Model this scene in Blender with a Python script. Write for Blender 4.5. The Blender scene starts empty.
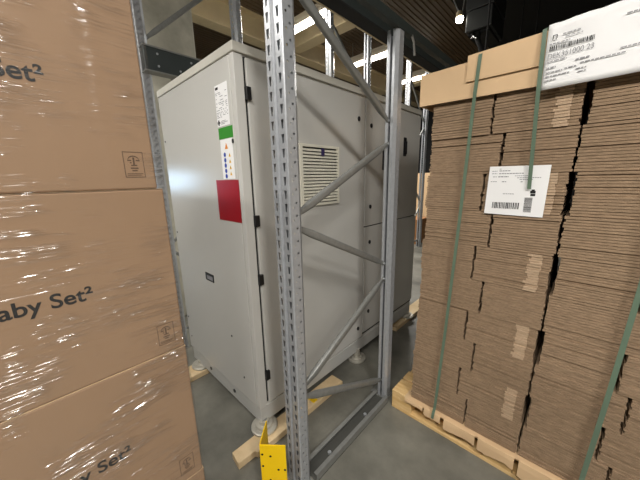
import bpy, bmesh, math, random
from mathutils import Matrix, Vector, noise
random.seed(7)
SC = bpy.context.scene
COL = SC.collection
PI = math.pi

# ------------------------------------------------------------------ helpers
def lin(c):
    return c / 12.92 if c <= 0.04045 else ((c + 0.055) / 1.055) ** 2.4
def rgb(r, g, b):
    return (lin(r / 255), lin(g / 255), lin(b / 255), 1.0)

def mat(name, col, rough=0.6, metal=0.0, var=0.0, scale=6.0, stretch=(1, 1, 1), bump=0.0, bscale=60.0, col2=None, spec=0.5, emit=None, estr=0.0, coat=0.0):
    m = bpy.data.materials.new(name); m.use_nodes = True
    nt = m.node_tree; n = nt.nodes; l = nt.links
    p = n['Principled BSDF']
    p.inputs['Base Color'].default_value = col
    p.inputs['Roughness'].default_value = rough
    p.inputs['Metallic'].default_value = metal
    p.inputs['Specular IOR Level'].default_value = spec
    if coat: p.inputs['Coat Weight'].default_value = coat
    if emit:
        p.inputs['Emission Color'].default_value = emit
        p.inputs['Emission Strength'].default_value = estr
    tc = n.new('ShaderNodeTexCoord'); mp = n.new('ShaderNodeMapping')
    mp.inputs['Scale'].default_value = stretch
    l.new(tc.outputs['Object'], mp.inputs['Vector'])
    if var > 0 or col2:
        tx = n.new('ShaderNodeTexNoise'); tx.inputs['Scale'].default_value = scale
        tx.inputs['Detail'].default_value = 6; tx.inputs['Roughness'].default_value = 0.62
        l.new(mp.outputs[0], tx.inputs['Vector'])
        cr = n.new('ShaderNodeValToRGB')
        cr.color_ramp.elements[0].position = 0.3; cr.color_ramp.elements[1].position = 0.7
        if col2 is None:
            col2 = tuple(min(1, c * (1 + var)) for c in col[:3]) + (1,)
            c1 = tuple(c * (1 - var) for c in col[:3]) + (1,)
        else:
            c1 = col
        cr.color_ramp.elements[0].color = c1; cr.color_ramp.elements[1].color = col2
        l.new(tx.outputs['Fac'], cr.inputs['Fac']); l.new(cr.outputs[0], p.inputs['Base Color'])
    if bump > 0:
        t2 = n.new('ShaderNodeTexNoise'); t2.inputs['Scale'].default_value = bscale
        t2.inputs['Detail'].default_value = 4
        l.new(mp.outputs[0], t2.inputs['Vector'])
        b = n.new('ShaderNodeBump'); b.inputs['Strength'].default_value = bump; b.inputs['Distance'].default_value = 0.01
        l.new(t2.outputs['Fac'], b.inputs['Height']); l.new(b.outputs[0], p.inputs['Normal'])
    return m

class MB:
    """collects shapes in world coordinates, then links them as one mesh"""
    def __init__(s): s.v = []; s.f = []; s.smooth = set()
    def add(s, vs, fs, smooth=False):
        o = len(s.v); s.v += [tuple(v) for v in vs]
        for f in fs:
            if smooth: s.smooth.add(len(s.f))
            s.f.append([i + o for i in f])
        return s
    def box(s, x0, x1, y0, y1, z0, z1, M=None):
        vs = [(x, y, z) for z in (z0, z1) for y in (y0, y1) for x in (x0, x1)]
        if M: vs = [M @ Vector(v) for v in vs]
        return s.add(vs, [(0, 2, 3, 1), (4, 5, 7, 6), (0, 1, 5, 4), (2, 6, 7, 3), (0, 4, 6, 2), (1, 3, 7, 5)])
    def prism(s, poly, to3, a0, a1):
        """polygon extruded along the third axis; to3(u, v, a) -> xyz"""
        n = len(poly)
        vs = [to3(u, v, a0) for u, v in poly] + [to3(u, v, a1) for u, v in poly]
        fs = [tuple(range(n))[::-1], tuple(range(n, 2 * n))] + [(i, (i + 1) % n, n + (i + 1) % n, n + i) for i in range(n)]
        return s.add(vs, fs)
    def tube(s, pts, radii, n=12, smooth=True, up=Vector((0, 0, 1)), sq=None):
        """swept section along pts; radii = list of (ru, rv)"""
        pts = [Vector(p) for p in pts]; rings = []
        for i, p in enumerate(pts):
            t = (pts[min(i + 1, len(pts) - 1)] - pts[max(i - 1, 0)]).normalized()
            a = t.cross(up)
            if a.length < 1e-4: a = t.cross(Vector((1, 0, 0)))
            a.normalize(); b = a.cross(t).normalized()
            r = radii[i] if isinstance(radii, list) else radii
            ru, rv = r if isinstance(r, tuple) else (r, r)
            ring = []
            for k in range(n):
                an = 2 * PI * k / n
                c, d = math.cos(an), math.sin(an)
                if sq:
                    e = max(abs(c), abs(d)); e = 1 + (1 / e - 1) * sq
                    c *= e; d *= e
                ring.append(p + a * ru * c + b * rv * d)
            rings.append(ring)
        vs = [v for r in rings for v in r]; fs = []
        for i in range(len(pts) - 1):
            for k in range(n):
                fs.append((i * n + k, i * n + (k + 1) % n, (i + 1) * n + (k + 1) % n, (i + 1) * n + k))
        s.add(vs, fs, smooth)
        e = (len(pts) - 1) * n
        s.add(rings[0], [tuple(range(n))[::-1]]); s.add(rings[-1], [tuple(range(n))])
        return s
    def lathe(s, c, prof, n=44):
        """profile [(r, z)] turned about the vertical through c"""
        vs = []; fs = []
        for r, z in prof:
            for k in range(n):
                an = 2 * PI * k / n
                vs.append((c[0] + r * math.cos(an), c[1] + r * math.sin(an), c[2] + z))
        for i in range(len(prof) - 1):
            for k in range(n):
                fs.append((i * n + k, i * n + (k + 1) % n, (i + 1) * n + (k + 1) % n, (i + 1) * n + k))
        s.add(vs, fs)
        s.add(vs[:n], [tuple(range(n))[::-1]]); s.add(vs[-n:], [tuple(range(n))])
        return s
    def build(s, name, m, parent=None, loc=None, bevel=0.0, segs=2, solid=0.0, normals=True):
        me = bpy.data.meshes.new(name)
        off = Vector(loc) if loc is not None else Vector((0, 0, 0))
        if parent is not None:
            off = Vector(parent.get('_o', (0, 0, 0)))
        me.from_pydata([Vector(v) - off for v in s.v], [], s.f)
        if normals:
            bm = bmesh.new(); bm.from_mesh(me)
            bmesh.ops.recalc_face_normals(bm, faces=bm.faces); bm.to_mesh(me); bm.free()
        for i in s.smooth:
            if i < len(me.polygons): me.polygons[i].use_smooth = True
        me.materials.append(m)
        o = bpy.data.objects.new(name, me); COL.objects.link(o)
        if parent is not None:
            o.parent = parent; o['_o'] = tuple(off)
        else:
            o.location = off; o['_o'] = tuple(off)
        if solid:
            d = o.modifiers.new('Solidify', 'SOLIDIFY'); d.thickness = solid; d.offset = 0
        if bevel:
            b = o.modifiers.new('Bevel', 'BEVEL'); b.width = bevel; b.segments = segs; b.limit_method = 'ANGLE'
        return o

def tag(o, label=None, cat=None, group=None, kind=None):
    if label: o['label'] = label
    if cat: o['category'] = cat
    if group: o['group'] = group
    if kind: o['kind'] = kind
    return o
def thing(name, label, cat, loc, group=None):
    o = bpy.data.objects.new(name, None); COL.objects.link(o)
    o.location = loc; o['_o'] = tuple(loc); o.empty_display_size = 0.1
    return tag(o, label, cat, group)
def struct(mb, name, m, **k):
    o = mb.build(name, m, **k); o['kind'] = 'structure'; return o

def text_part(name, body, m, parent, face, at, width=None, height=None, bold=0.0, align='LEFT', slant=0.0, spacing=1.0, depth=0.0006):
    """lettering as a mesh; face '+X' (reads along +Y) or '-Y' (reads along +X); at = anchor of the baseline"""
    cu = bpy.data.curves.new(name, 'FONT'); cu.body = body; cu.size = 1; cu.offset = bold
    cu.extrude = 0; cu.space_character = spacing
    o = bpy.data.objects.new(name, cu); COL.objects.link(o)
    bpy.context.view_layer.update()
    dg = bpy.context.evaluated_depsgraph_get()
    me = bpy.data.meshes.new_from_object(o.evaluated_get(dg))
    bpy.data.objects.remove(o)
    xs = [v.co.x for v in me.vertices]; ys = [v.co.y for v in me.vertices]
    x0, x1 = min(xs), max(xs); cap = 0.73
    sy = height / cap
    sx = (width / (x1 - x0)) if width else sy
    off = Vector(parent.get('_o', (0, 0, 0)))
    for v in me.vertices:
        a = (v.co.x - (x1 if align == 'RIGHT' else x0)) * sx
        b = v.co.y * sy + slant * a
        if face == '+X': p = Vector((at[0] + depth, at[1] + a, at[2] + b))
        else: p = Vector((at[0] + a, at[1] - depth, at[2] + b))
        v.co = p - off
    me.materials.clear(); me.materials.append(m)
    t = bpy.data.objects.new(name, me); COL.objects.link(t); t.parent = parent; t['_o'] = tuple(off)
    return t

# ------------------------------------------------------------------ materials
M = {}
M['floor'] = mat('polished_concrete', rgb(92, 91, 84), 0.42, var=0.0, scale=2.6, col2=rgb(132, 130, 120), bump=0.05, bscale=30)
M['wall'] = mat('dark_cladding', rgb(70, 64, 56), 0.8, var=0.1)
M['black'] = mat('black_and_unlit', rgb(14, 14, 14), 0.9)  # plain black parts, and darkness painted on ceiling, back wall and girder underside
M['deck'] = mat('roof_deck', rgb(80, 65, 46), 0.6, var=0.08, scale=3)
M['beam'] = mat('cream_beam', rgb(196, 180, 146), 0.7, var=0.05)
M['concrete'] = mat('raw_concrete', rgb(160, 157, 142), 0.85, col2=rgb(206, 202, 186), scale=2.6, bump=0.15, bscale=25)
M['zinc'] = mat('galvanised_steel', rgb(178, 181, 185), 0.34, 0.4, var=0.09, scale=38, bump=0.03, bscale=90)
M['zinc_dull'] = mat('dull_galvanised_steel', rgb(140, 141, 138), 0.42, 0.4, var=0.10, scale=30, bump=0.03, bscale=80)
M['girder'] = mat('dark_green_steel', rgb(46, 52, 50), 0.6, 0.1, var=0.08)
M['grime'] = mat('anthracite_steel', rgb(62, 68, 68), 0.42, 0.3, var=0.08)
M['chip'] = mat('brown_chipboard', rgb(130, 98, 66), 0.8, var=0.12, scale=9, stretch=(14, 1, 1))
M['cab'] = mat('light_grey_powder_coat', rgb(200, 199, 194), 0.22, var=0.015, scale=3, bump=0.012, bscale=220)
M['cab_cap'] = mat('light_grey_cap', rgb(206, 204, 194), 0.4)
M['plinth'] = mat('grey_plinth', rgb(188, 188, 184), 0.42)
M['gasket'] = mat('black_rubber', rgb(22, 22, 22), 0.7)
M['plastic'] = mat('black_plastic', rgb(20, 20, 22), 0.35)
M['vent'] = mat('cream_plastic', rgb(226, 223, 208), 0.45)
M['white'] = mat('white_paper', rgb(238, 238, 238), 0.55)
M['ink'] = mat('grey_ink', rgb(140, 140, 144), 0.7)
M['inkdark'] = mat('black_ink', rgb(12, 11, 12), 0.6)
M['green'] = mat('green_sticker', rgb(56, 140, 44), 0.45)
M['red'] = mat('red_film', rgb(156, 22, 32), 0.28, var=0.05, scale=5)
M['blue'] = mat('blue_symbol', rgb(32, 62, 160), 0.5)
M['yel'] = mat('yellow_symbol', rgb(232, 186, 36), 0.5)
M['orange'] = mat('orange_symbol', rgb(222, 140, 40), 0.5)
M['guard'] = mat('safety_yellow', rgb(250, 206, 0), 0.42, var=0.02, scale=20)
M['wood'] = mat('pale_pine', rgb(206, 178, 134), 0.75, col2=rgb(232, 208, 168), scale=5, stretch=(1, 1, 1), bump=0.1, bscale=40)
M['pine'] = mat('pallet_pine', rgb(206, 166, 104), 0.7, col2=rgb(232, 200, 146), scale=4, stretch=(1.5, 9, 9), bump=0.12, bscale=30)
M['carton'] = mat('kraft_carton', rgb(158, 127, 97), 0.75, var=0.04, scale=2.2, bump=0.02, bscale=40)
M['edge'] = mat('corrugated_edge', rgb(138, 116, 92), 0.9, col2=rgb(170, 143, 115), scale=26, stretch=(1.5, 1, 5), bump=0.5, bscale=150)
M['edge_pale'] = mat('pale_corrugated_edge', rgb(184, 157, 128), 0.9, col2=rgb(200, 174, 146), scale=40, stretch=(1, 1, 4), bump=0.5, bscale=150)
M['kraft'] = mat('clean_kraft', rgb(214, 182, 142), 0.75, var=0.03, scale=4)
M['kraft_dark'] = mat('brown_box_card', rgb(150, 104, 62), 0.8, var=0.05)
M['strap'] = mat('green_strapping', rgb(98, 118, 100), 0.3, var=0.05, scale=20)
M['chrome'] = mat('chrome', rgb(200, 200, 200), 0.2, 1.0)
M['speaker'] = mat('black_housing', rgb(42, 44, 44), 0.45)
M['lampbody'] = mat('white_lamp_housing', rgb(232, 222, 204), 0.5)
M['tube'] = mat('lit_tube', (1, 1, 1, 1), 0.5, emit=(1.0, 0.93, 0.82, 1), estr=14)
M['markink'] = mat('brown_ink', rgb(96, 72, 52), 0.7)
M['alu'] = mat('cast_aluminium', rgb(188, 184, 172), 0.42, 0.35)
M['railweb'] = mat('shaded_trough_steel', rgb(84, 84, 80), 0.6, 0.2, var=0.1)  # floor-like grey with the shade of the deep trough in the colour
M['spotglow'] = mat('lit_lens', (1, 1, 1, 1), 0.5, emit=(1.0, 0.95, 0.85, 1), estr=25)
M['daylight'] = mat('daylit_pane', (1, 1, 1, 1), 0.5, emit=(0.5, 0.74, 1.0, 1), estr=22)

def film():
    m = bpy.data.materials.new('clear_stretch_film'); m.use_nodes = True
    nt = m.node_tree; n = nt.nodes; l = nt.links; n.clear()
    out = n.new('ShaderNodeOutputMaterial')
    tr = n.new('ShaderNodeBsdfTransparent'); tr.inputs[0].default_value = (0.97, 0.97, 0.97, 1)
    gl = n.new('ShaderNodeBsdfGlossy'); gl.inputs['Roughness'].default_value = 0.16
    di = n.new('ShaderNodeBsdfDiffuse'); di.inputs[0].default_value = (0.9, 0.88, 0.86, 1)
    mx = n.new('ShaderNodeMixShader'); mx.inputs[0].default_value = 0.05
    m2 = n.new('ShaderNodeMixShader'); m2.inputs[0].default_value = 0.018
    tc = n.new('ShaderNodeTexCoord')
    def mth(op, a_, b_=None):
        q = n.new('ShaderNodeMath'); q.operation = op
        for i_, v_ in enumerate((a_, b_)):
            if v_ is None: continue
            if isinstance(v_, (int, float)): q.inputs[i_].default_value = v_
            else: l.new(v_, q.inputs[i_])
        return q.outputs[0]
    def nz(rot, sc, scale, det=2, loc=(0, 0, 0)):
        mp = n.new('ShaderNodeMapping'); mp.inputs['Rotation'].default_value = (rot, 0, 0)
        mp.inputs['Scale'].default_value = sc; mp.inputs['Location'].default_value = loc
        tx = n.new('ShaderNodeTexNoise'); tx.inputs['Scale'].default_value = scale; tx.inputs['Detail'].default_value = det
        l.new(tc.outputs['Object'], mp.inputs['Vector']); l.new(mp.outputs[0], tx.inputs['Vector'])
        return tx.outputs['Fac']
    def ridge(rot, sc, scale, width, loc):
        v = mth('ABSOLUTE', mth('SUBTRACT', nz(rot, sc, scale, 2, loc), 0.5))
        return mth('MAXIMUM', mth('SUBTRACT', 1.0, mth('DIVIDE', v, width)), 0.0)
    def mask(scale, lo, hi, loc):
        m_ = n.new('ShaderNodeMapRange'); m_.inputs['From Min'].default_value = lo; m_.inputs['From Max'].default_value = hi
        l.new(nz(0, (1, 1, 1), scale, 3, loc), m_.inputs['Value']); return m_.outputs[0]
    r1 = mth('MULTIPLY', ridge(-0.14, (1, 3.5, 44), 1.0, 0.075, (0, 0, 0)), mask(5.0, 0.47, 0.62, (3, 1, 2)))
    r2 = mth('MULTIPLY', ridge(-0.30, (1, 5, 80), 1.0, 0.10, (5, 2, 9)), mask(6.0, 0.50, 0.62, (8, 4, 1)))
    fine = mth('MULTIPLY', nz(-0.15, (1, 6, 60), 1.5, 4), 0.25)
    hgt = mth('ADD', mth('ADD', r1, mth('MULTIPLY', r2, 0.6)), fine)
    b = n.new('ShaderNodeBump'); b.inputs['Strength'].default_value = 1.0; b.inputs['Distance'].default_value = 0.0045
    l.new(hgt, b.inputs['Height'])
    l.new(mth('ADD', mth('MULTIPLY', mth('MINIMUM', mth('ADD', r1, r2), 1.0), 0.22), 0.055), mx.inputs[0])
    l.new(b.outputs[0], gl.inputs['Normal'])
    l.new(tr.outputs[0], mx.inputs[1]); l.new(gl.outputs[0], mx.inputs[2])
    l.new(mx.outputs[0], m2.inputs[1]); l.new(di.outputs[0], m2.inputs[2])
    l.new(m2.outputs[0], out.inputs[0])
    return m
M['film'] = film()

# ------------------------------------------------------------------ the setting
CEIL = 5.0
struct(MB().box(-9, 6, -5, 12, -0.2, 0), 'floor', M['floor'])
struct(MB().box(-9.2, -9, -5.2, 12.2, 0, CEIL), 'wall_left', M['wall'])
struct(MB().box(6, 6.2, -5.2, 12.2, 0, CEIL), 'wall_right', M['wall'])
struct(MB().box(-9, 6, 12, 12.2, 0, CEIL), 'wall_back', M['black'])  # unlit distance put into the black colour
struct(MB().box(-9, 6, -5.2, -5, 0, CEIL), 'wall_front', M['wall'])
# corrugated roof deck over the racks, over the rest a ceiling with darkness put into its black
mb = MB(); pitch = 0.1; prof = []
XS = -2.42
x = -9.2
while x < XS - 0.15:
    prof += [(x, CEIL), (x + 0.06, CEIL), (x + 0.068, CEIL + 0.014), (x + 0.092, CEIL + 0.014)]
    x += pitch
prof.append((XS, CEIL))
vs = []; fs = []
for i, (xx, zz) in enumerate(prof):
    vs += [(xx, -5.2, zz), (xx, 12.2, zz)]
    if i: fs.append((2 * i - 2, 2 * i - 1, 2 * i + 1, 2 * i))
struct(mb.add(vs, fs), 'ceiling', M['deck'], solid=0.01)
struct(MB().box(XS, 6.2, -5.2, 12.2, CEIL, CEIL + 0.1), 'ceiling_dark', M['black'])
# cream roof beams
for i, xb in enumerate((-5.55,)):
    m_ = MB().box(xb - 0.02, xb + 0.02, -5, 12, CEIL - 0.45, CEIL).box(xb - 0.14, xb + 0.14, -5, 12, CEIL - 0.48, CEIL - 0.45).box(xb - 0.14, xb + 0.14, -5, 12, CEIL - 0.02, CEIL)
    struct(m_, 'trim_1', M['beam'])
for i, yb in enumerate((0.4, 4.95, 9.4)):
    m_ = MB().box(-9, -3.56, yb - 0.15, yb + 0.15, CEIL - 0.42, CEIL - 0.38).box(-9, -3.56, yb - 0.02, yb + 0.02, CEIL - 0.38, CEIL)
    struct(m_, 'trim_%d' % (i + 2), M['beam'])
# concrete column behind the far frame
struct(MB().box(-4.1, -3.45, 0.55, 1.63, 0, CEIL - 0.5), 'wall_column', M['concrete'], bevel=0.02)
# daylit window far down the aisle
w = MB().box(-9.0, -8.96, -1.90, -1.40, 1.36, 2.0)
wn = w.build('window_1', M['vent']); wn['kind'] = 'structure'
MB().box(-8.958, -8.95, -1.84, -1.46, 1.42, 1.94).build('pane', M['daylight'], wn)

# ------------------------------------------------------------------ racking
def perf(mb, P, u0, u1, v0, v1, hole, pitch, start, n):
    """perforated strip: P(u, v) -> xyz; one hole (list of 8 pts around, in cell units of metres from the centre) per pitch"""
    uc = (u0 + u1) / 2; hw = (u1 - u0) / 2
    rect8 = lambda c: [(u0, c - pitch / 2), (uc, c - pitch / 2), (u1, c - pitch / 2), (u1, c), (u1, c + pitch / 2), (uc, c + pitch / 2), (u0, c + pitch / 2), (u0, c)]
    z = v0
    if start > v0:
        mb.add([P(u0, v0), P(u1, v0), P(u1, start), P(u0, start)], [(0, 1, 2, 3)])
    for i in range(n):
        c = start + pitch * (i + 0.5)
        outer = rect8(c); inner = [(uc + a, c + b) for a, b in hole]
        vs = [P(*q) for q in outer] + [P(*q) for q in inner]
        mb.add(vs, [(k, (k + 1) % 8, 8 + (k + 1) % 8, 8 + k) for k in range(8)])
    e = start + pitch * n
    if e < v1:
        mb.add([P(u0, e), P(u1, e), P(u1, v1), P(u0, v1)], [(0, 1, 2, 3)])
SLOT = [(-0.0045, -0.018), (0, -0.0185), (0.0045, -0.018), (0.0075, 0.005), (0.0092, 0.017), (0, 0.0175), (-0.0092, 0.017), (-0.0075, 0.005)]
def rnd(r, du=0):
    return [(du + r * math.cos(a), r * math.sin(a)) for a in [math.radians(t) for t in (225, 270, 315, 0, 45, 90, 135, 180)]]

def upright(parent, x0, x1, yf, s, ztop, m, dep=0.075, pp=0.0525, low=0.004, hr=0.0046):
    """open-backed perforated post: front face at yf, depth runs towards s*Y"""
    mb = MB(); w = x1 - x0; n = int((ztop - 0.06 - low) / pp)
    g0, g1 = x0 + w * 0.37, x0 + w * 0.63
    st = low + 0.03
    # front flats with slots, and the groove between
    perf(mb, lambda u, v: (u, yf, v), x0 + 0.004, g0, low, ztop, SLOT, pp, st, n)
    perf(mb, lambda u, v: (u, yf, v), g1, x1 - 0.004, low, ztop, SLOT, pp, st + pp * 0.0, n)
    gd = yf + s * 0.011
    q = lambda a, b, c, d: mb.add([a, b, c, d], [(0, 1, 2, 3)])
    for (xa, ya, xb, yb) in ((g0, yf, g0 + 0.004, gd), (g0 + 0.004, gd, g1 - 0.004, gd), (g1 - 0.004, gd, g1, yf)):
        q((xa, ya, low), (xb, yb, low), (xb, yb, ztop), (xa, ya, ztop))
    ys = yf + s * 0.005; ye = yf + s * dep * 0.72
    for xs, xe in ((x1, x1 - 0.004), (x0, x0 + 0.004)):
        q((xs, ys, low), (xe, yf, low), (xe, yf, ztop), (xs, ys, ztop))
        ym = (ys + ye) / 2
        perf(mb, lambda u, v: (xs, u, v), min(ys, ym), max(ys, ym), low, ztop, rnd(hr, 0.004), pp, st, n)
        perf(mb, lambda u, v: (xs, u, v), min(ye, ym), max(ye, ym), low, ztop, rnd(hr, -0.002), pp, st + pp * 0.35, n - 1)
        sg = 1 if xs > xe else -1
        xi = xs - sg * 0.014; yl = yf + s * dep; xl = xs - sg * 0.030
        q((xs, ye, low), (xi, yl, low), (xi, yl, ztop), (xs, ye, ztop))
        q((xi, yl, low), (xl, yl, low), (xl, yl, ztop), (xi, yl, ztop))
        q((xl, yl, low), (xl, yl - s * 0.012, low), (xl, yl - s * 0.012, ztop), (xl, yl, ztop))
    return mb.build('upright', m, parent, solid=0.0022, normals=False)

def brace(parent, X, a, b, m, r=(0.020, 0.014), flat=0.05):
    """bent tube with flattened, bolted ends between (y, z) points in the plane x = X"""
    A = Vector((X, a[0], a[1])); B = Vector((X, b[0], b[1])); d = B - A; L = d.length; d.normalize()
    f = flat
    pts = [A, A + d * f, A + d * (f + 0.07), B - d * (f + 0.07), B - d * f, B]
    rr = [(0.005, r[0] * .62), (0.006, r[0] * .7), (r[1], r[0]), (r[1], r[0]), (0.006, r[0] * .7), (0.005, r[0] * .62)]
    up = Vector((1, 0, 0))
    # section: u across the plane of the frame, v out of it
    rr = [(p[1], p[0]) for p in rr]
    mb = MB().tube(pts, rr, n=16, up=up, sq=0.55)
    br = mb.build('brace', m, parent)
    for P in (A + d * 0.018, B - d * 0.018):
        MB().tube([P + Vector((-0.012, 0, 0)), P + Vector((0.014, 0, 0))], 0.008, n=6, smooth=False).build('bolt', M['zinc'], br)
    return br

# the frame in the foreground
FX0, FX1 = -1.012, -0.905
FY0, FY1 = 0.765, 1.705
fr = thing('rack_frame', 'galvanised perforated rack frame with zigzag braces in front of the grey cabinet doors', 'rack frame', (-0.955, 1.23, 0))
upright(fr, FX0, FX1, FY0, 1, 2.488, M['zinc'], pp=0.0565, hr=0.0056)
upright(fr, -0.984, FX1, FY1, -1, 2.488, M['zinc'], pp=0.0565, hr=0.004)
for a, b in (((0.825, 0.520), (1.665, 0.125)), ((0.825, 0.555), (1.650, 0.965)), ((1.650, 1.062), (0.825, 1.440)),
             ((0.825, 1.480), (1.650, 1.865)), ((1.650, 1.985), (0.825, 2.44))):
    brace(fr, -0.955, a, b, M['zinc_dull'])
for yy in (FY0 + 0.03, FY1 - 0.03):
    MB().box(FX0 - 0.02, FX1 + 0.012, yy - 0.05, yy + 0.045, 0, 0.005).build('foot_plate', M['zinc_dull'], fr)

# floor rail lying between the two uprights
rl = thing('floor_rail', 'galvanised channel rail lying on the floor between the two uprights', 'rail', (-0.92, 1.23, 0))
RX0, RX1 = -0.985, -0.872; RY0, RY1 = 0.85, 1.615
MB().box(RX0, RX1, RY0, RY1, 0.0, 0.006).build('web', M['railweb'], rl)
MB().box(RX1 - 0.024, RX1, RY0, RY1, 0.046, 0.05).box(RX1 - 0.003, RX1, RY0, RY1, 0.006, 0.046).build('flange', M['zinc_dull'], rl)
MB().box(RX0, RX0 + 0.024, RY0, RY1, 0.046, 0.05).box(RX0, RX0 + 0.003, RY0, RY1, 0.006, 0.046).build('flange', M['zinc_dull'], rl)
for yy in (1.02, 1.40):
    MB().tube([(-0.93, yy, 0.006), (-0.93, yy, 0.016)], 0.012, n=6, smooth=False).build('bolt', M['zinc'], rl)

# yellow column guard standing at the front upright
gd = thing('column_guard', 'bright yellow steel corner guard standing at the foot of the front upright', 'guard', (-0.97, 0.60, 0))
c0 = Vector((-0.985, 0.575, 0)); e1 = Vector((0.76, 0.65, 0)).normalized(); e2 = Vector((-e1.y, e1.x, 0)); t = 0.006
MG = Matrix(((e1.x, e2.x, 0, c0.x), (e1.y, e2.y, 0, c0.y), (0, 0, 1, 0), (0, 0, 0, 1)))
MB().box(0, 0.128, 0, t, 0.006, 0.40, MG).build('front_plate', M['guard'], gd, bevel=0.002)
MB().box(0, t, t, 0.135, 0.006, 0.405, MG).build('side_plate', M['guard'], gd, bevel=0.002)
MB().box(0, 0.10, 0, 0.10, 0, 0.006, MG).build('base_plate', M['guard'], gd)
for a, z in ((0.012, 0.345), (0.052, 0.335), (0.012, 0.275), (0.088, 0.255), (0.12, 0.255), (0.045, 0.19)):
    p = MG @ Vector((a, -0.0008, z)); q = MG @ Vector((a, 0.001, z))
    tag(MB().tube([p, q], (0.006, 0.006), n=10).build('bolt_hole', M['inkdark'], gd), 'dark bolt hole')

# rack frames further back
def far_frame(y0, y1, label, ztop=3.85, X0=-2.85, X1=-2.75, grp='rack frames behind the cabinet', start=0, flip0=False):
    f_ = thing('rack_frame', label, 'rack frame', ((X0 + X1) / 2, (y0 + y1) / 2, 0), grp)
    upright(f_, X0, X1, y0, 1, ztop, M['zinc'], hr=0.0100)
    upright(f_, X0, X1, y1, -1, ztop, M['zinc'], hr=0.0100)
    z = 0.22 + start; flip = flip0
    brace(f_, (X0 + X1) / 2, (y0 + 0.07, z), (y1 - 0.07, z), M['zinc_dull'])
    while z + 0.86 < ztop + 0.2:
        a, b = (y0 + 0.07, z + 0.04), (y1 - 0.07, z + 0.82)
        if flip: a, b = (y1 - 0.07, z + 0.04), (y0 + 0.07, z + 0.82)
        brace(f_, (X0 + X1) / 2, a, b, M['zinc_dull']); z += 0.86; flip = not flip
    for yy in (y0 + 0.03, y1 - 0.03):
        MB().box(X0 - 0.02, X1 + 0.02, yy - 0.05, yy + 0.05, 0, 0.005).build('foot_plate', M['zinc_dull'], f_)
    return f_
far_frame(0.825, 1.80, 'perforated rack frame standing left of the cabinet before the concrete column', start=-0.04, flip0=True)
far_frame(3.17, 4.14, 'bright perforated rack frame rising behind the far end of the cabinet', start=0.1)
far_frame(5.50, 6.42, 'distant rack frame seen in the gap between the cabinet and the cardboard stack', start=-0.05)
# dark beam bolted along the left frame
bm_ = thing('rack_beam', 'dark steel beam bolted to the rack frame left of the cabinet top', 'beam', (-2.70, 1.4, 2.53))
MB().box(-2.745, -2.66, 0.83, 1.95, 2.53, 2.70).build('web', M['grime'], bm_, bevel=0.004)
MB().box(-2.75, -2.655, 0.828, 1.955, 2.70, 2.712).build('flange', M['zinc_dull'], bm_)
MB().box(-2.75, -2.655, 0.828, 1.955, 2.522, 2.53).build('flange', M['zinc_dull'], bm_)
for yy, zz in ((0.93, 2.66), (0.93, 2.57), (1.10, 2.57), (1.2, 2.66), (1.45, 2.57)):
    MB().tube([(-2.662, yy, zz), (-2.654, yy, zz)], 0.009, n=6, smooth=False).build('bolt', M['zinc'], bm_)

# dark tie rail on top of the uprights and the girder beside it
sh = thing('tie_rail', 'dark steel rail running over the tops of the uprights', 'rail', (-0.92, 3.4, 2.49))
MB().box(-0.935, -0.900, 0.5, 9.5, 2.490, 2.54).build('rail_bar', M['girder'], sh)
for yy in (1.80, 2.75):
    MB().tube([(-0.905, yy, 2.50), (-0.905, yy + 0.03, 2.47), (-0.905, yy + 0.05, 2.40)], (0.006, 0.012), n=8).build('hook', M['zinc_dull'], sh)
for yy in (3.4, 6.0, 9.0):
    MB().tube([(-0.917, yy, 2.54), (-0.917, yy, CEIL)], 0.008, n=8).build('hanger_rod', M['black'], sh)
gi = thing('ceiling_girder', 'dark green steel girder running overhead beside the tops of the uprights', 'girder', (-1.04, 3.4, 2.5))
MB().box(-1.083, -1.075, 0.4, 9.5, 2.57, 2.645).build('web', M['girder'], gi)
MB().box(-1.165, -1.075, 0.4, 9.5, 2.645, 2.653).build('upper_flange', M['girder'], gi)
MB().box(-1.158, -1.075, 0.4, 9.5, 2.562, 2.570).build('lower_flange', M['black'], gi)  # black carries the shade on the girder's underside
MB().box(-1.170, -1.158, 0.4, 9.5, 2.560, 2.582).build('lit_lip', M['beam'], gi)  # cream colour stands in for light catching the flange edge
for yy in (0.8, 6, 9):
    MB().tube([(-1.12, yy, 2.65), (-1.12, yy, CEIL)], 0.008, n=8).build('hanger_rod', M['black'], gi)

# ------------------------------------------------------------------ the cabinet
CX0, CX1, CY0, CY1, CZ0, CZ1 = -2.42, -1.33, 0.811, 2.93, 0.085, 2.31
cb = thing('electrical_cabinet', 'tall light grey steel cabinet with vented doors behind the rack frame', 'cabinet', ((CX0 + CX1) / 2, (CY0 + CY1) / 2, 0))
MB().box(CX0 + 0.01, CX1 - 0.016, CY0 + 0.004, CY1, 0.20, CZ1 - 0.045).build('body', M['cab'], cb)
MB().box(CX0, CX1 + 0.004, CY0 - 0.006, CY1 + 0.004, CZ1 - 0.045, CZ1).build('top_cap', M['cab_cap'], cb, bevel=0.004)
MB().box(CX0 + 0.02, CX1 - 0.012, CY0 + 0.008, CY1 - 0.01, CZ0, 0.20).build('plinth', M['plinth'], cb, bevel=0.004)
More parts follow.
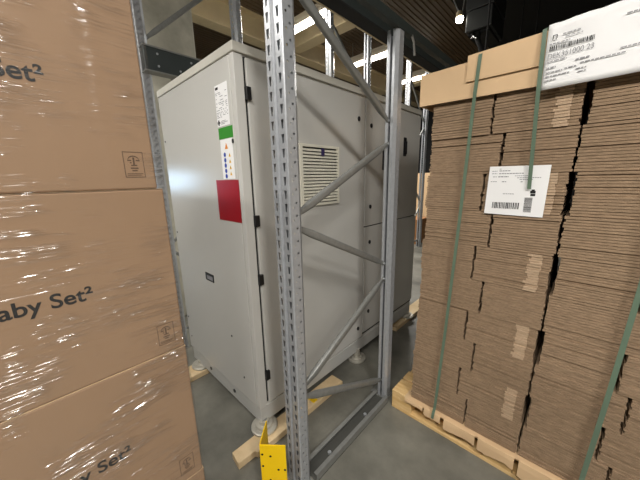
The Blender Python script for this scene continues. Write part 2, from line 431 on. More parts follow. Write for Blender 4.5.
# side panel facing the aisle, corner strip beside it
sp = MB().box(CX0 + 0.004, CX1 - 0.048, CY0 - 0.002, CY0 + 0.01, 0.205, CZ1 - 0.05).build('side_panel', M['cab'], cb, bevel=0.003)
for xx, zz in ((-2.38, 0.5), (-2.38, 1.25), (-2.38, 1.95), (-2.36, 0.32), (-1.5, 0.36), (-1.62, 0.62)):
    MB().tube([(xx, CY0 - 0.005, zz), (xx, CY0, zz)], 0.007, n=10).build('screw', M['plastic'], sp)
for xx in (-2.05, -1.68):
    MB().tube([(xx, CY0 + 0.004, 0.145), (xx, CY0 + 0.012, 0.145)], 0.014, n=12).build('plinth_hole', M['plastic'], cb)
MB().box(CX1 - 0.040, CX1 - 0.001, CY0 - 0.003, CY0 + 0.05, 0.205, CZ1 - 0.05).build('corner_post', M['cab'], cb, bevel=0.003)
# doors on the long side
XD = CX1
doors = [(0.878, 1.932, 0.225, CZ1 - 0.058), (1.944, 2.405, 1.247, CZ1 - 0.058), (1.944, 2.405, 0.25, 1.237),
         (2.415, CY1 - 0.002, 1.247, CZ1 - 0.058), (2.415, CY1 - 0.002, 0.25, 1.237)]
MB().box(CX1 - 0.02, CX1 - 0.0155, CY0 + 0.06, CY1 - 0.001, 0.222, CZ1 - 0.052).build('gasket', M['gasket'], cb)
D = []
for (ya, yb, za, zb) in doors:
    d = MB().box(CX1 - 0.015, CX1, ya, yb, za, zb).build('door', M['cab'], cb, bevel=0.003)
    D.append(d)
for zz in (2.085, 1.425, 1.075, 0.43):
    MB().box(CX1 - 0.012, CX1 + 0.014, 0.862, 0.892, zz - 0.032, zz + 0.032).build('hinge', M['plastic'], D[0], bevel=0.003)
def lock(door, y_, z_):
    MB().tube([(CX1 - 0.001, y_, z_), (CX1 + 0.008, y_, z_)], (0.013, 0.017), n=16).build('lock', M['plastic'], door)
for dd, y_, z_ in ((0, 1.845, 2.09), (0, 1.86, 0.33), (1, 2.015, 2.06), (1, 2.02, 1.41), (2, 2.02, 1.10), (2, 2.02, 0.44), (0, 1.85, 1.2)):
    if (dd, z_) != (0, 1.2): lock(D[dd], y_, z_)
def handle(door, y_, z_):
    h = MB().box(CX1 - 0.001, CX1 + 0.008, y_ - 0.026, y_ + 0.026, z_ - 0.085, z_ + 0.085).build('handle', M['plastic'], door, bevel=0.004)
    MB().box(CX1 + 0.008, CX1 + 0.022, y_ - 0.014, y_ + 0.014, z_ - 0.07, z_ + 0.05).build('lever', M['plastic'], h, bevel=0.004)
handle(D[1], 2.225, 1.80); handle(D[3], 2.60, 1.935)
# vent grille
vy0, vy1, vz0, vz1 = 1.215, 1.592, 1.475, 1.868
vm = MB()
X0, X1 = CX1 - 0.002, CX1 + 0.016
vm.box(X0, X1, vy0, vy1, vz0, vz0 + 0.016).box(X0, X1, vy0, vy1, vz1 - 0.016, vz1).box(X0, X1, vy0, vy0 + 0.022, vz0 + 0.016, vz1 - 0.016).box(X0, X1, vy1 - 0.016, vy1, vz0 + 0.016, vz1 - 0.016)
ns = 17
for i in range(ns):
    zc = vz0 + 0.022 + (vz1 - vz0 - 0.044) * (i + 0.5) / ns
    vm.prism([(CX1 + 0.003, zc + 0.007), (CX1 + 0.016, zc - 0.002), (CX1 + 0.016, zc - 0.009), (CX1 + 0.003, zc + 0.002)], lambda u, v, a: (u, a, v), vy0 + 0.0225, vy1 - 0.0165)
vg = vm.build('vent_grille', M['vent'], D[0])
MB().box(CX1 + 0.0005, CX1 + 0.002, vy0 + 0.015, vy1 - 0.01, vz0 + 0.01, vz1 - 0.01).build('filter_mesh', M['gasket'], vg)
MB().box(CX1 + 0.014, CX1 + 0.0185, 1.405, 1.435, 1.80, 1.848).build('badge', mat('indigo_badge', rgb(52, 44, 92), 0.4), vg)
# stickers on the side panel
FYP = CY0 - 0.002
def sticker(name, xa, xb, za, zb, m, parent=sp, d=0.0012):
    return MB().box(xa, xb, FYP - d, FYP + 0.001, za, zb).build(name, m, parent)
def marks(parent, name, m, rects, yf):
    k = MB()
    for (xa, xb, za, zb) in rects: k.box(xa, xb, yf - 0.0005, yf, za, zb)
    return k.build(name, m, parent)
il = tag(sticker('rating_label', -1.543, -1.410, 1.942, 2.150, M['white']), 'white printed rating label')
il2 = MB().box(-1.535, -1.505, FYP - 0.0018, FYP - 0.0012, 2.128, 2.140).build('heading_print', M['inkdark'], il)
rr = []; R2 = random.Random(3); z = 2.112
while z > 1.985:
    x = -1.537
    while x < -1.425:
        L = R2.uniform(0.01, 0.035)
        if R2.random() < 0.75: rr.append((x, min(x + L, -1.418), z - 0.003, z))
        x += L + R2.uniform(0.004, 0.02)
    z -= R2.choice((0.008, 0.0095, 0.012))
rr += [(-1.50, -1.45, 1.966, 1.969), (-1.50, -1.43, 1.959, 1.962), (-1.50, -1.46, 1.952, 1.955)]
marks(il, 'fine_print', M['ink'], rr, FYP - 0.0012)
k = MB()
for i, (a, b) in enumerate(((-1.533, 1.962), (-1.517, 1.962), (-1.525, 1.970), (-1.525, 1.954))):
    k.box(a - 0.006, a + 0.006, FYP - 0.0018, FYP - 0.0012, b - 0.006, b + 0.006)
k.build('mark', M['inkdark'], il)
gl_ = tag(sticker('green_label', -1.540, -1.388, 1.876, 1.935, M['green']), 'green rectangular sticker')
wl = tag(sticker('pictogram_label', -1.532, -1.402, 1.660, 1.873, M['white']), 'white sticker of blue and yellow safety symbols')
def tri(k, xc, zc, r):
    k.prism([(xc - r, zc - r * 0.85), (xc + r, zc - r * 0.85), (xc, zc + r)], lambda u, v, a: (u, a, v), FYP - 0.0019, FYP - 0.0012)
k = MB(); tri(k, -1.468, 1.836, 0.017); k.build('hazard_symbol', M['orange'], wl)
for i in range(5):
    kb = MB(); k = MB(); kk = MB()
    zc = 1.792 - i * 0.029
    kb.prism([(-1.492 + 0.012 * math.cos(a * PI / 6), zc + 0.0125 * math.sin(a * PI / 6)) for a in range(12)], lambda u, v, a: (u, a, v), FYP - 0.0019, FYP - 0.0012)
    kb.build('mandatory_symbol', M['blue'], wl)
    if i < 4:
        tri(k, -1.440, zc - 0.004 - i * 0.004, 0.011)
        kk.box(-1.4415, -1.4385, FYP - 0.0024, FYP - 0.0019, zc - 0.009 - i * 0.004, zc - i * 0.004)
        ws = k.build('warning_symbol', M['yel'], wl); kk.build('symbol_stroke', M['inkdark'], wl)
tag(sticker('red_film', -1.625, -1.373, 1.418, 1.655, M['red']), 'plain dark red square film')
hs = MB().box(-1.925, -1.800, FYP - 0.004, FYP, 0.955, 1.012).build('nameplate', M['plastic'], sp, bevel=0.002)
MB().box(-1.898, -1.812, FYP - 0.0052, FYP - 0.004, 0.966, 0.995).build('nameplate_inset', M['ink'], hs)
MB().tube([(-1.392, FYP - 0.006, 1.855), (-1.392, FYP, 1.855)], (0.006, 0.012), n=10).build('plug', M['plastic'], sp)
# levelling feet
for fx, fy in ((CX1 - 0.02, CY0 + 0.03), (CX1 - 0.03, 1.885), (CX1 - 0.03, CY1 - 0.06), (CX0 + 0.13, CY0 + 0.03), (CX0 + 0.13, 1.885), (CX0 + 0.13, CY1 - 0.06)):
    b0 = 0.045 if fy < 1 or fy > 2.5 else 0.0
    h = 0.085 - b0
    ft = MB().lathe((fx, fy, b0), [(0.082, 0), (0.086, 0.004), (0.086, 0.017), (0.080, 0.021), (0.060, 0.022), (0.054, 0.034), (0.034, 0.037), (0.032, h + 0.02)]).build('levelling_foot', M['alu'], cb)
    MB().lathe((fx, fy, b0 + 0.034), [(0.02, 0), (0.02, h - 0.01)], 6).build('nut', M['zinc_dull'], ft)

# timbers under the cabinet
def timber(x0, x1, y0, y1, h, label, notch=False):
    mb = MB()
    if notch:
        poly = [(x0, y0), (x1 - 0.005, y0 - 0.01), (x1, y0 + 0.10), (x1 + 0.02, y0 + 0.11), (x1 + 0.02, y1), (x0, y1)]
    else:
        poly = [(x0, y0), (x1, y0), (x1, y1), (x0, y1)]
    zb = 0.0
    mb.prism([(a - (x0 + x1) / 2, b - (y0 + y1) / 2) for a, b in poly], lambda u, v, a: (u + (x0 + x1) / 2, v + (y0 + y1) / 2, a), zb, h)
    o = mb.build('timber', M['wood'], loc=((x0 + x1) / 2, (y0 + y1) / 2, 0), bevel=0.003)
    tag(o, label, 'timber', 'timbers under the cabinet'); return o
timber(-1.345, -1.25, 0.60, 1.52, 0.045, 'pale timber on the floor under the cabinet corner beside the yellow guard', True)
timber(-2.36, -2.20, 0.66, 1.35, 0.045, 'pale timber under the left foot of the cabinet by the wrapped cartons')
timber(-1.45, -1.31, 2.55, 3.75, 0.045, 'timber under the far end of the cabinet by the pallet')
tb = MB().box(-1.335, -1.245, 1.20, 1.245, 0.0455, 0.047).build('tape', M['guard'], loc=(-1.29, 1.22, 0.0455))
tag(tb, 'strip of yellow tape on the timber behind the front upright', 'tape')

# ------------------------------------------------------------------ cartons in stretch film at the left
KX = -0.88; KX0 = -1.46; KY0, KY1 = -0.52, 0.272
def pallet(x0, x1, y0, y1, h, label, along='X', s=1.0):
    p = thing('wooden_pallet', label, 'pallet', ((x0 + x1) / 2, (y0 + y1) / 2, 0))
    # a: long way, b: short way
    if along == 'X': T = lambda mb, a0, a1, b0, b1, z0, z1: mb.box(a0, a1, b0, b1, z0, z1); A = (x0, x1); B = (y0, y1)
    else: T = lambda mb, a0, a1, b0, b1, z0, z1: mb.box(b0, b1, a0, a1, z0, z1); A = (y0, y1); B = (x0, x1)
    k = h / 0.144
    wb = B[1] - B[0]; la = A[1] - A[0]
    zs = [0, 0.022 * k, 0.100 * k, 0.122 * k, h]
    for c, w in ((0.0725, .145), (0.5 * wb, .145), (wb - 0.0725, .145), (0.25 * wb, .1), (0.75 * wb, .1)):
        T(MB(), A[0], A[1], B[0] + c - w / 2, B[0] + c + w / 2, zs[3], zs[4]) and None
        m_ = MB(); T(m_, A[0], A[1], B[0] + c - w / 2, B[0] + c + w / 2, zs[3], zs[4]); m_.build('deck_board', M['pine'], p, bevel=0.003)
    for c in (0.0725, la / 2, la - 0.0725):
        m_ = MB(); T(m_, A[0] + c - 0.0725, A[0] + c + 0.0725, B[0], B[1], zs[2], zs[3]); m_.build('stringer_board', M['pine'], p, bevel=0.002)
        for d, w in ((0.05, .1), (wb / 2, .145), (wb - 0.05, .1)):
            m_ = MB(); T(m_, A[0] + c - 0.0725, A[0] + c + 0.0725, B[0] + d - w / 2, B[0] + d + w / 2, zs[1], zs[2]); m_.build('block', M['pine'], p, bevel=0.003)
    for d, w in ((0.05, .1), (wb / 2, .145), (wb - 0.05, .1)):
        m_ = MB(); T(m_, A[0], A[1], B[0] + d - w / 2, B[0] + d + w / 2, zs[0], zs[1]); m_.build('bottom_board', M['pine'], p, bevel=0.002)
    return p
pallet(KX0 - 0.06, KX + 0.0, KY0 - 0.02, KY1 + 0.0, 0.129, 'wooden pallet under the wrapped brown cartons', along='Y')
lev = [(0.130, 0.630, 0.000, 0.010, 'wrapped brown carton at the bottom of its stack, resting on the pallet'), (0.630, 1.131, 0.001, 0.006, 'wrapped brown carton second from the bottom of its stack'),
       (1.131, 1.632, 0.000, 0.004, 'wrapped brown carton second from the top of its stack'), (1.632, 2.135, 0.000, -0.010, 'topmost brown carton of the film wrapped stack')]
for i, (za, zb, dx, dy, lab) in enumerate(lev):
    c = thing('cardboard_carton', lab, 'carton', ((KX + KX0) / 2, (KY0 + KY1) / 2, za), 'brown cartons wrapped in film')
    y1 = KY1 + dy; x1 = KX + dx
    MB().box(KX0, x1, KY0, y1, za + 0.001, zb - 0.001).build('box_body', M['carton'], c, bevel=0.004)
    MB().box(KX0, x1 + 0.0, KY0, y1, zb - 0.0008, zb - 0.0002).build('top_flap', M['kraft'], c)
    zt = za + 0.232
    if i > 0 or True:
        text_part('printed_name', 'Baby Set\u00b2', M['inkdark'], c, '+X', (x1, 0.0785 + (0.012 if i == 1 else -0.006 if i == 3 else 0), zt), width=0.189, height=0.036, bold=0.018, align='RIGHT')
    # recycling mark, bottom right
    yb, zb2 = y1 - 0.075, za + 0.028
    k = MB(); P = lambda u, v, a: (a, u, v)
    for (a, b, cc, d) in ((0.004, 0.050, 0.004, 0.0055), (0.004, 0.050, 0.068, 0.0695), (0.004, 0.0055, 0.004, 0.0695), (0.0485, 0.050, 0.004, 0.0695)):
        k.box(x1, x1 + 0.0006, yb + a, yb + b, zb2 + cc, zb2 + d)
    arc = [(0.027 + 0.013 * math.cos(t), 0.049 + 0.011 * math.sin(t)) for t in [PI * (0.0 + 0.1 * q) for q in range(11)]]
    for j in range(len(arc) - 1):
        k.prism([(yb + arc[j][0], zb2 + arc[j][1]), (yb + arc[j + 1][0], zb2 + arc[j + 1][1]), (yb + arc[j + 1][0], zb2 + arc[j + 1][1] - 0.003), (yb + arc[j][0], zb2 + arc[j][1] - 0.003)], P, x1, x1 + 0.0006)
    for (a, b, cc, d) in ((0.013, 0.022, 0.046, 0.049), (0.032, 0.041, 0.046, 0.049), (0.025, 0.029, 0.036, 0.055), (0.018, 0.022, 0.040, 0.043), (0.020, 0.034, 0.0335, 0.0365), (0.018, 0.036, 0.026, 0.0295), (0.021, 0.033, 0.020, 0.023), (0.009, 0.045, 0.013, 0.0145), (0.009, 0.041, 0.009, 0.0105)):
        k.box(x1, x1 + 0.0006, yb + a, yb + b, zb2 + cc, zb2 + d)
    k.build('recycling_mark', M['markink'], c)

# the film: a wrinkled loop around the stack
def film_mesh():
    o_ = 0.004
    xa, xb, ya, yb = KX0 - o_, KX + o_ + 0.002, KY0 - o_, KY1 + 0.008
    path = []
    n1 = 150
    for i in range(n1): path.append((xb, ya + (yb - ya) * i / (n1 - 1), (1, 0)))
    for i in range(1, 14): path.append((xb + (xa - xb) * i / 14, yb, (0, 1)))
    for i in range(14): path.append((xa, yb + (ya - yb) * i / 13, (-1, 0)))
    for i in range(1, 14): path.append((xa + (xb - xa) * i / 14, ya, (0, -1)))
    zs = [0.135 + i * (2.14 - 0.135) / 380 for i in range(381)]
    vs = []; fs = []; n = len(path)
    for z in zs:
        for (x, y, nn) in path:
            u = y if nn[0] else x
            q = z - 0.16 * u + 0.05 * noise.noise(Vector((u * 2.0, z * 1.5, 3)))
            a = noise.noise(Vector((u * 2.6, q * 55, 1.7)))
            b = noise.noise(Vector((u * 5.0, q * 120, 7.3)))
            msk = max(0.0, noise.noise(Vector((u * 3.2 + 5, z * 3.1, 4.4))) + 0.25)
            r = max(0.0, 1 - abs(a) * 5) ** 2 * msk
            # a vertical gathered fold near the stack's far edge
            fy = 0.165 + 0.02 * noise.noise(Vector((0.3, z * 3, 9)))
            fold = math.exp(-((u - fy) / 0.012) ** 2) * (0.5 + 0.5 * noise.noise(Vector((u * 14, z * 22, 2)))) if nn == (1, 0) and z > 1.55 else 0
            h = 0.0045 * r + 0.0012 * max(0, b) * msk + 0.005 * fold
            vs.append((x + nn[0] * h, y + nn[1] * h, z))
    for i in range(len(zs) - 1):
        for k in range(n):
            fs.append((i * n + k, i * n + (k + 1) % n, (i + 1) * n + (k + 1) % n, (i + 1) * n + k))
    return MB().add(vs, fs, True)
fo = film_mesh().build('stretch_film', M['film'], loc=((KX + KX0) / 2, (KY0 + KY1) / 2, 0.135), normals=False)
tag(fo, 'clear wrinkled stretch film wound around the brown carton stack', 'film')

# ------------------------------------------------------------------ cardboard stack at the right
SY0, SY1 = 1.62, 2.42
PX0, PX1, PY0, PY1 = -0.835, 0.50, 1.605, 2.45
pallet(PX0, PX1, PY0, PY1, 0.144, 'pine pallet under the strapped stack of flat cardboard', along='X')
# cardboard sheet under the load with torn flaps hanging over the pallet edge
bs = thing('base_sheet', 'torn kraft cardboard sheet hanging over the front edge of the pallet', 'cardboard sheet', (-0.1, 2.0, 0.145))
MB().box(-0.735, 0.56, SY0 - 0.03, SY1 + 0.02, 0.1445, 0.150).build('sheet', M['kraft'], bs)
RF = random.Random(11)
for (xa, xb, drop) in ((-0.725, -0.60, 0.018), (-0.59, -0.485, 0.035), (-0.462, -0.285, 0.060), (-0.268, -0.09, 0.070), (-0.07, 0.115, 0.085), (0.125, 0.30, 0.05), (0.32, 0.52, 0.04)):
    n = 14; vs = []; fs = []
    for i in range(n + 1):
        u = i / n; x = xa + (xb - xa) * u
        d = drop * (0.95 + 0.5 * noise.noise(Vector((x * 9, 1.3, 0)))) + 0.007 * RF.random()
        out = 0.004 + 0.010 * noise.noise(Vector((x * 5, 4, 1)))
        yb = SY0 - 0.03
        vs += [(x, yb + 0.004, 0.1515), (x, yb - 0.006, 0.1495), (x, yb - out * 0.6 - 0.007, 0.144 - d * 0.25), (x, yb - out - 0.006, 0.147 - d)]
        if i:
            for j in range(3): fs.append((4 * i - 4 + j, 4 * i + j, 4 * i + j + 1, 4 * i - 3 + j))
    MB().add(vs, fs).build('torn_flap', M['kraft'], bs, solid=0.004)

ordn = ['topmost', 'second', 'third', 'fourth', 'fifth', 'sixth', 'seventh', 'eighth', 'ninth', 'lowest']
colname = ['in the left end column', 'just left of the wide dark gap', 'just right of the wide dark gap', 'in the right end column']
NL = 10; ZB, ZT = 0.153, 2.036
def bundle(xa, xb, ya, yb, za, zb, seed, lab, pale=False):
    R_ = random.Random(seed); mb = MB(); pm = MB()
    n = 15; th = (zb - za) / n
    zc = (za + zb) / 2; lean = 0.022
    w0 = R_.uniform(-0.004, 0.004); ox = 0
    for i in range(n):
        z0 = za + i * th; z1 = z0 + th * 0.84
        sh = lean * ((z0 + z1) / 2 - 1.1)
        jy = R_.uniform(-0.004, 0.004) + w0
        ja = R_.uniform(-0.0035, 0.0035); jb = R_.uniform(-0.0035, 0.0035)
        x0, x1 = xa + sh + ja, xb + sh + jb
        if pale:
            cut = x1 - 0.085 + R_.uniform(-0.008, 0.008)
            mb.box(x0, cut, ya + jy, yb + jy, z0, z1)
            pm.box(cut + 0.0005, x1 - 0.035, ya + jy - 0.003, yb + jy, z0, z1)
            mb.box(x1 - 0.0345, x1, ya + jy + 0.002, yb + jy, z0, z1)
        else:
            mb.box(x0, x1, ya + jy, yb + jy, z0, z1)
        # the recessed inner liner between sheets
        mb.box(x0 + 0.006, x1 - 0.006, ya + 0.009, yb - 0.009, z1, z0 + th)
    loc = ((xa + xb) / 2, (ya + yb) / 2, za)
    if pale:
        r = thing('cardboard_bundle', lab, 'cardboard bundle', loc, 'flat cardboard bundles on the pallet')
        mb.build('sheets', M['edge'], r, normals=False)
        tag(pm.build('folded_edge', M['edge_pale'], r, normals=False), 'paler folded edges')
    else:
        o = mb.build('cardboard_bundle', M['edge'], loc=loc, normals=False)
        tag(o, lab, 'cardboard bundle', 'flat cardboard bundles on the pallet')
lh = (ZT - ZB) / NL
for L in range(NL):                     # L = 0 is the top layer
    zb = ZT - L * lh - 0.0015; za = ZT - (L + 1) * lh
    even = L % 2 == 1
    gl = -0.338 if (even or L == 0) else -0.397
    if L == 0: gl = -0.395
    gl2 = gl + 0.006
    rj = random.Random(50 + L)
    big0 = -0.071; big1 = -0.060 if even else -0.049
    gr = 0.262 if even else 0.212
    ee = 0.56 + rj.uniform(-0.01, 0.01)
    spans = [(-0.682 + rj.uniform(-0.006, 0.006), gl - 0.006), (gl + 0.006, big0 - (0.0 if even else 0.006)), (big1, gr - 0.005), (gr + 0.008, ee)]
    for ci, (xa, xb) in enumerate(spans):
        lab = 'flat cardboard bundle %s, %s layer from the top' % (colname[ci], ordn[L])
        if L == 0: lab = 'topmost flat cardboard bundle %s, under the kraft cover' % colname[ci]
        if L == NL - 1: lab = 'lowest flat cardboard bundle %s, right above the pallet' % colname[ci]
        bundle(xa, xb, SY0, SY1, za, zb, 100 + L * 4 + ci, lab, pale=(ci == 1 and not even))

# kraft cap on top
cp = thing('cardboard_cover', 'clean kraft cardboard cover folded over the top of the strapped stack', 'cardboard cover', (-0.08, 2.0, 2.03))
def sheet_front(xa, xb, za0, za1, zb0, zb1, y, th=0.005, bow=0.0, n=24):
    vs = []; fs = []
    for i in range(n + 1):
        u = i / n; x = xa + (xb - xa) * u
        z0 = za0 + (za1 - za0) * u; z1 = zb0 + (zb1 - zb0) * u
        for j in range(5):
            v = j / 4
            yy = y - bow * math.sin(PI * u) * math.sin(PI * v * 0.5)
            vs.append((x, yy, z0 + (z1 - z0) * v))
            if i and j: fs.append(((i - 1) * 5 + j - 1, i * 5 + j - 1, i * 5 + j, (i - 1) * 5 + j))
    return MB().add(vs, fs)
sheet_front(-0.738, 0.60, 2.030, 2.006, 2.186, 2.215, SY0 - 0.020).build('front_flap', M['kraft'], cp, solid=0.006)
MB().box(-0.736, -0.730, SY0 - 0.02, SY1 + 0.02, 2.03, 2.190).build('side_flap', M['kraft'], cp)
MB().box(0.594, 0.60, SY0 - 0.02, SY1 + 0.02, 2.03, 2.21).build('side_flap', M['kraft'], cp)
MB().box(-0.736, 0.60, SY1 + 0.014, SY1 + 0.02, 2.03, 2.2).build('rear_flap', M['kraft'], cp)
MB().add([(-0.736, SY0 - 0.02, 2.183), (0.60, SY0 - 0.02, 2.212), (0.60, SY1 + 0.02, 2.212), (-0.736, SY1 + 0.02, 2.183)], [(0, 1, 2, 3)]).build('top_sheet', M['kraft'], cp, solid=0.006)
sheet_front(-0.502, 0.58, 2.100, 2.092, 2.216, 2.238, SY0 - 0.030, bow=0.006).build('overlap_flap', M['kraft'], cp, solid=0.005)
# raised curled edge of the top
k = MB(); n = 20
vs = []; fs = []
for i in range(n + 1):
    x = -0.50 + i * 0.05
    hgt = 0.012 + 0.016 * max(0, noise.noise(Vector((x * 6, 2.2, 0)))) if x > -0.42 else 0.010 * (x + 0.5) / 0.08
    vs += [(x, SY0 - 0.026, 2.205 + 0.022 * (x + 0.5)), (x, SY0 + 0.02, 2.205 + 0.022 * (x + 0.5) + hgt), (x, SY0 + 0.10, 2.205 + 0.015 * (x + 0.5))]
    if i:
        for j in range(2): fs.append((3 * i - 3 + j, 3 * i + j, 3 * i + j + 1, 3 * i - 2 + j))
k.add(vs, fs, True).build('curled_edge', M['kraft'], cp, solid=0.004)

# document pouch over the cap, with the delivery sheet in it
YD = SY0 - 0.046
dp = thing('delivery_sheet', 'large white delivery sheet with barcode taped over the kraft cover', 'document', (0.03, YD, 2.0))
n = 26; vs = []; fs = []
for i in range(n + 1):
    u = i / n; x = -0.198 + 0.50 * u
    for j in range(13):
        v = j / 12
        z = 1.995 + (2.236 - 1.995) * v + 0.022 * u * (0.35 + 0.65 * v) + (0.006 * noise.noise(Vector((x * 30, 1, 1))) if j == 12 else 0)
        yy = YD - 0.004 * noise.noise(Vector((x * 6, z * 14, 2))) - 0.006 * max(0, v - 0.65) * noise.noise(Vector((x * 22, z * 30, 6))) * 4
        vs.append((x + 0.012 * (0.5 - v) * 0 + 0.0, yy, z))
        if i and j: fs.append(((i - 1) * 13 + j - 1, i * 13 + j - 1, i * 13 + j, (i - 1) * 13 + j))
MB().add(vs, fs, True).build('sheet', M['white'], dp, solid=0.001, normals=False)
YP = YD - 0.0062
sl = 0.03
def pm(k, x, z, w_, h):
    zz = z + sl * (x + 0.19)
    k.add([(x, YP, zz), (x + w_, YP, zz + sl * w_), (x + w_, YP, zz + sl * w_ + h), (x, YP, zz + h)], [(0, 1, 2, 3)])
k = MB(); x = -0.186; Rb = random.Random(5)
while x < -0.056:
    w_ = Rb.choice((0.0016, 0.0028, 0.004)); pm(k, x, 2.137, w_, 0.017); x += w_ + Rb.choice((0.0014, 0.0022, 0.003))
k.build('barcode', M['inkdark'], dp)
text_part('printed_number', 'DEK351000 23', M['ink'], dp, '-Y', (-0.188, YP + 0.0006, 2.108), width=0.135, height=0.020, slant=sl, bold=0.0)
k = MB()
for (x, z, w_, h) in ((-0.150, 2.186, 0.052, 0.004), (-0.141, 2.175, 0.05, 0.003), (-0.187, 2.160, 0.062, 0.004), (-0.188, 2.096, 0.06, 0.004), (-0.188, 2.072, 0.03, 0.005), (-0.100, 2.079, 0.04, 0.006), (-0.188, 2.055, 0.052, 0.004), (-0.130, 2.058, 0.035, 0.004), (-0.085, 2.065, 0.12, 0.004), (0.02, 2.082, 0.07, 0.004),
                      (-0.188, 2.040, 0.075, 0.004), (-0.188, 2.026, 0.036, 0.004), (-0.095, 2.046, 0.03, 0.004), (-0.088, 2.034, 0.025, 0.004), (0.02, 2.19, 0.08, 0.004), (0.05, 2.205, 0.07, 0.005), (0.12, 2.08, 0.08, 0.004)):
    x2 = x
    while x2 < x + w_:
        ww = Rb.uniform(0.006, 0.016); pm(k, x2, z, min(ww, x + w_ - x2), h); x2 += ww + 0.0025
k.build('fine_print', M['ink'], dp)
k = MB()
for a, b, c, d in ((-0.181, 2.174, 0.003, 0.018), (-0.181, 2.190, 0.015, 0.003), (-0.169, 2.180, 0.003, 0.012), (-0.178, 2.172, 0.006, 0.003), (-0.171, 2.176, 0.004, 0.003)):
    pm(k, a, b, c, d)
k.build('emblem', M['inkdark'], dp)

# lower shipping label
YL = SY0 - 0.012
lb = thing('shipping_label', 'white shipping label with two barcodes on the front of the stack', 'label', (-0.247, YL, 1.46))
MB().add([(-0.367, YL, 1.462), (-0.130, YL, 1.457), (-0.126, YL, 1.690), (-0.362, YL, 1.692)], [(0, 1, 2, 3)]).build('sheet', M['white'], lb, solid=0.002)
YQ = YL - 0.0017
def lm(k, x, z, w_, h): k.add([(x, YQ, z), (x + w_, YQ, z), (x + w_, YQ, z + h), (x, YQ, z + h)], [(0, 1, 2, 3)])
k = MB(); x = -0.335
while x < -0.222:
    w_ = Rb.choice((0.0018, 0.003, 0.0045)); lm(k, x, 1.490, w_, 0.030); x += w_ + Rb.choice((0.0018, 0.0026, 0.0035))
k.build('barcode', M['inkdark'], lb)
k = MB(); z = 1.478
while z < 1.545:
    w_ = Rb.choice((0.0014, 0.0022, 0.003)); lm(k, -0.206, z, 0.030, w_); z += w_ + Rb.choice((0.0014, 0.002))
k.build('barcode', M['inkdark'], lb)
k = MB()
for a, b, c, d in ((-0.186, 1.553, 0.018, 0.010), (-0.188, 1.565, 0.020, 0.012), (-0.184, 1.577, 0.012, 0.006)): lm(k, a, b, c, d)
k.build('stamp_mark', M['inkdark'], lb)
k = MB()
for (x, z, w_, h) in ((-0.320, 1.677, 0.010, .003), (-0.350, 1.668, 0.022, .003), (-0.320, 1.668, 0.045, .004), (-0.350, 1.656, 0.022, .003), (-0.320, 1.655, 0.10, .004), (-0.345, 1.641, 0.018, .003), (-0.322, 1.640, 0.042, .005), (-0.255, 1.644, 0.05, .003), (-0.245, 1.635, 0.09, .003), (-0.235, 1.627, 0.05, .003),
                      (-0.352, 1.618, 0.026, .003), (-0.305, 1.617, 0.018, .004), (-0.230, 1.616, 0.008, .004), (-0.295, 1.560, 0.045, .003)):
    x2 = x
    while x2 < x + w_:
        ww = Rb.uniform(0.004, 0.012); lm(k, x2, z, min(ww, x + w_ - x2), h); x2 += ww + 0.002
k.build('fine_print', M['ink'], lb)

# straps
def strap(pts, w_, lab, back=True):
    """flat band through (x, y, z) points; width runs along X"""
    vs = []; fs = []
    for i, p in enumerate(pts):
        vs += [(p[0] - w_ / 2, p[1], p[2]), (p[0] + w_ / 2, p[1], p[2])]
        if i: fs.append((2 * i - 2, 2 * i - 1, 2 * i + 1, 2 * i))
    o = MB().add(vs, fs).build('packing_strap', M['strap'], loc=pts[0], solid=0.0012)
    tag(o, lab, 'strap', 'green packing straps'); return o
yb = SY1 + 0.03
strap([(-0.440, yb, 0.15), (-0.440, yb, 2.21), (-0.440, 1.75, 2.222), (-0.443, SY0 - 0.005, 2.225), (-0.446, SY0 - 0.040, 2.205), (-0.455, SY0 - 0.040, 2.03), (-0.478, SY0 - 0.026, 1.40), (-0.505, SY0 - 0.022, 0.70), (-0.523, SY0 - 0.036, 0.20), (-0.526, SY0 - 0.052, 0.155), (-0.528, SY0 - 0.052, 0.122)], 0.016, 'green packing strap down the left side of the cardboard stack')
strap([(-0.205, 1.95, 2.224), (-0.207, SY0 - 0.005, 2.245), (-0.210, SY0 - 0.050, 2.225), (-0.205, SY0 - 0.052, 2.0), (-0.199, SY0 - 0.036, 1.80), (-0.193, SY0 - 0.024, 1.585)], 0.015, 'loose green strap end hanging over the white shipping label')
strap([(0.225, yb, 0.15), (0.225, yb, 2.225), (0.223, 1.75, 2.235), (0.222, SY0 - 0.005, 2.26), (0.221, SY0 - 0.055, 2.235), (0.216, SY0 - 0.055, 1.98), (0.204, SY0 - 0.030, 1.21), (0.188, SY0 - 0.026, 0.72), (0.166, SY0 - 0.036, 0.25), (0.162, SY0 - 0.056, 0.155), (0.160, SY0 - 0.056, 0.122)], 0.018, 'dark green strap at the right edge crossing the lower cardboard bundles')

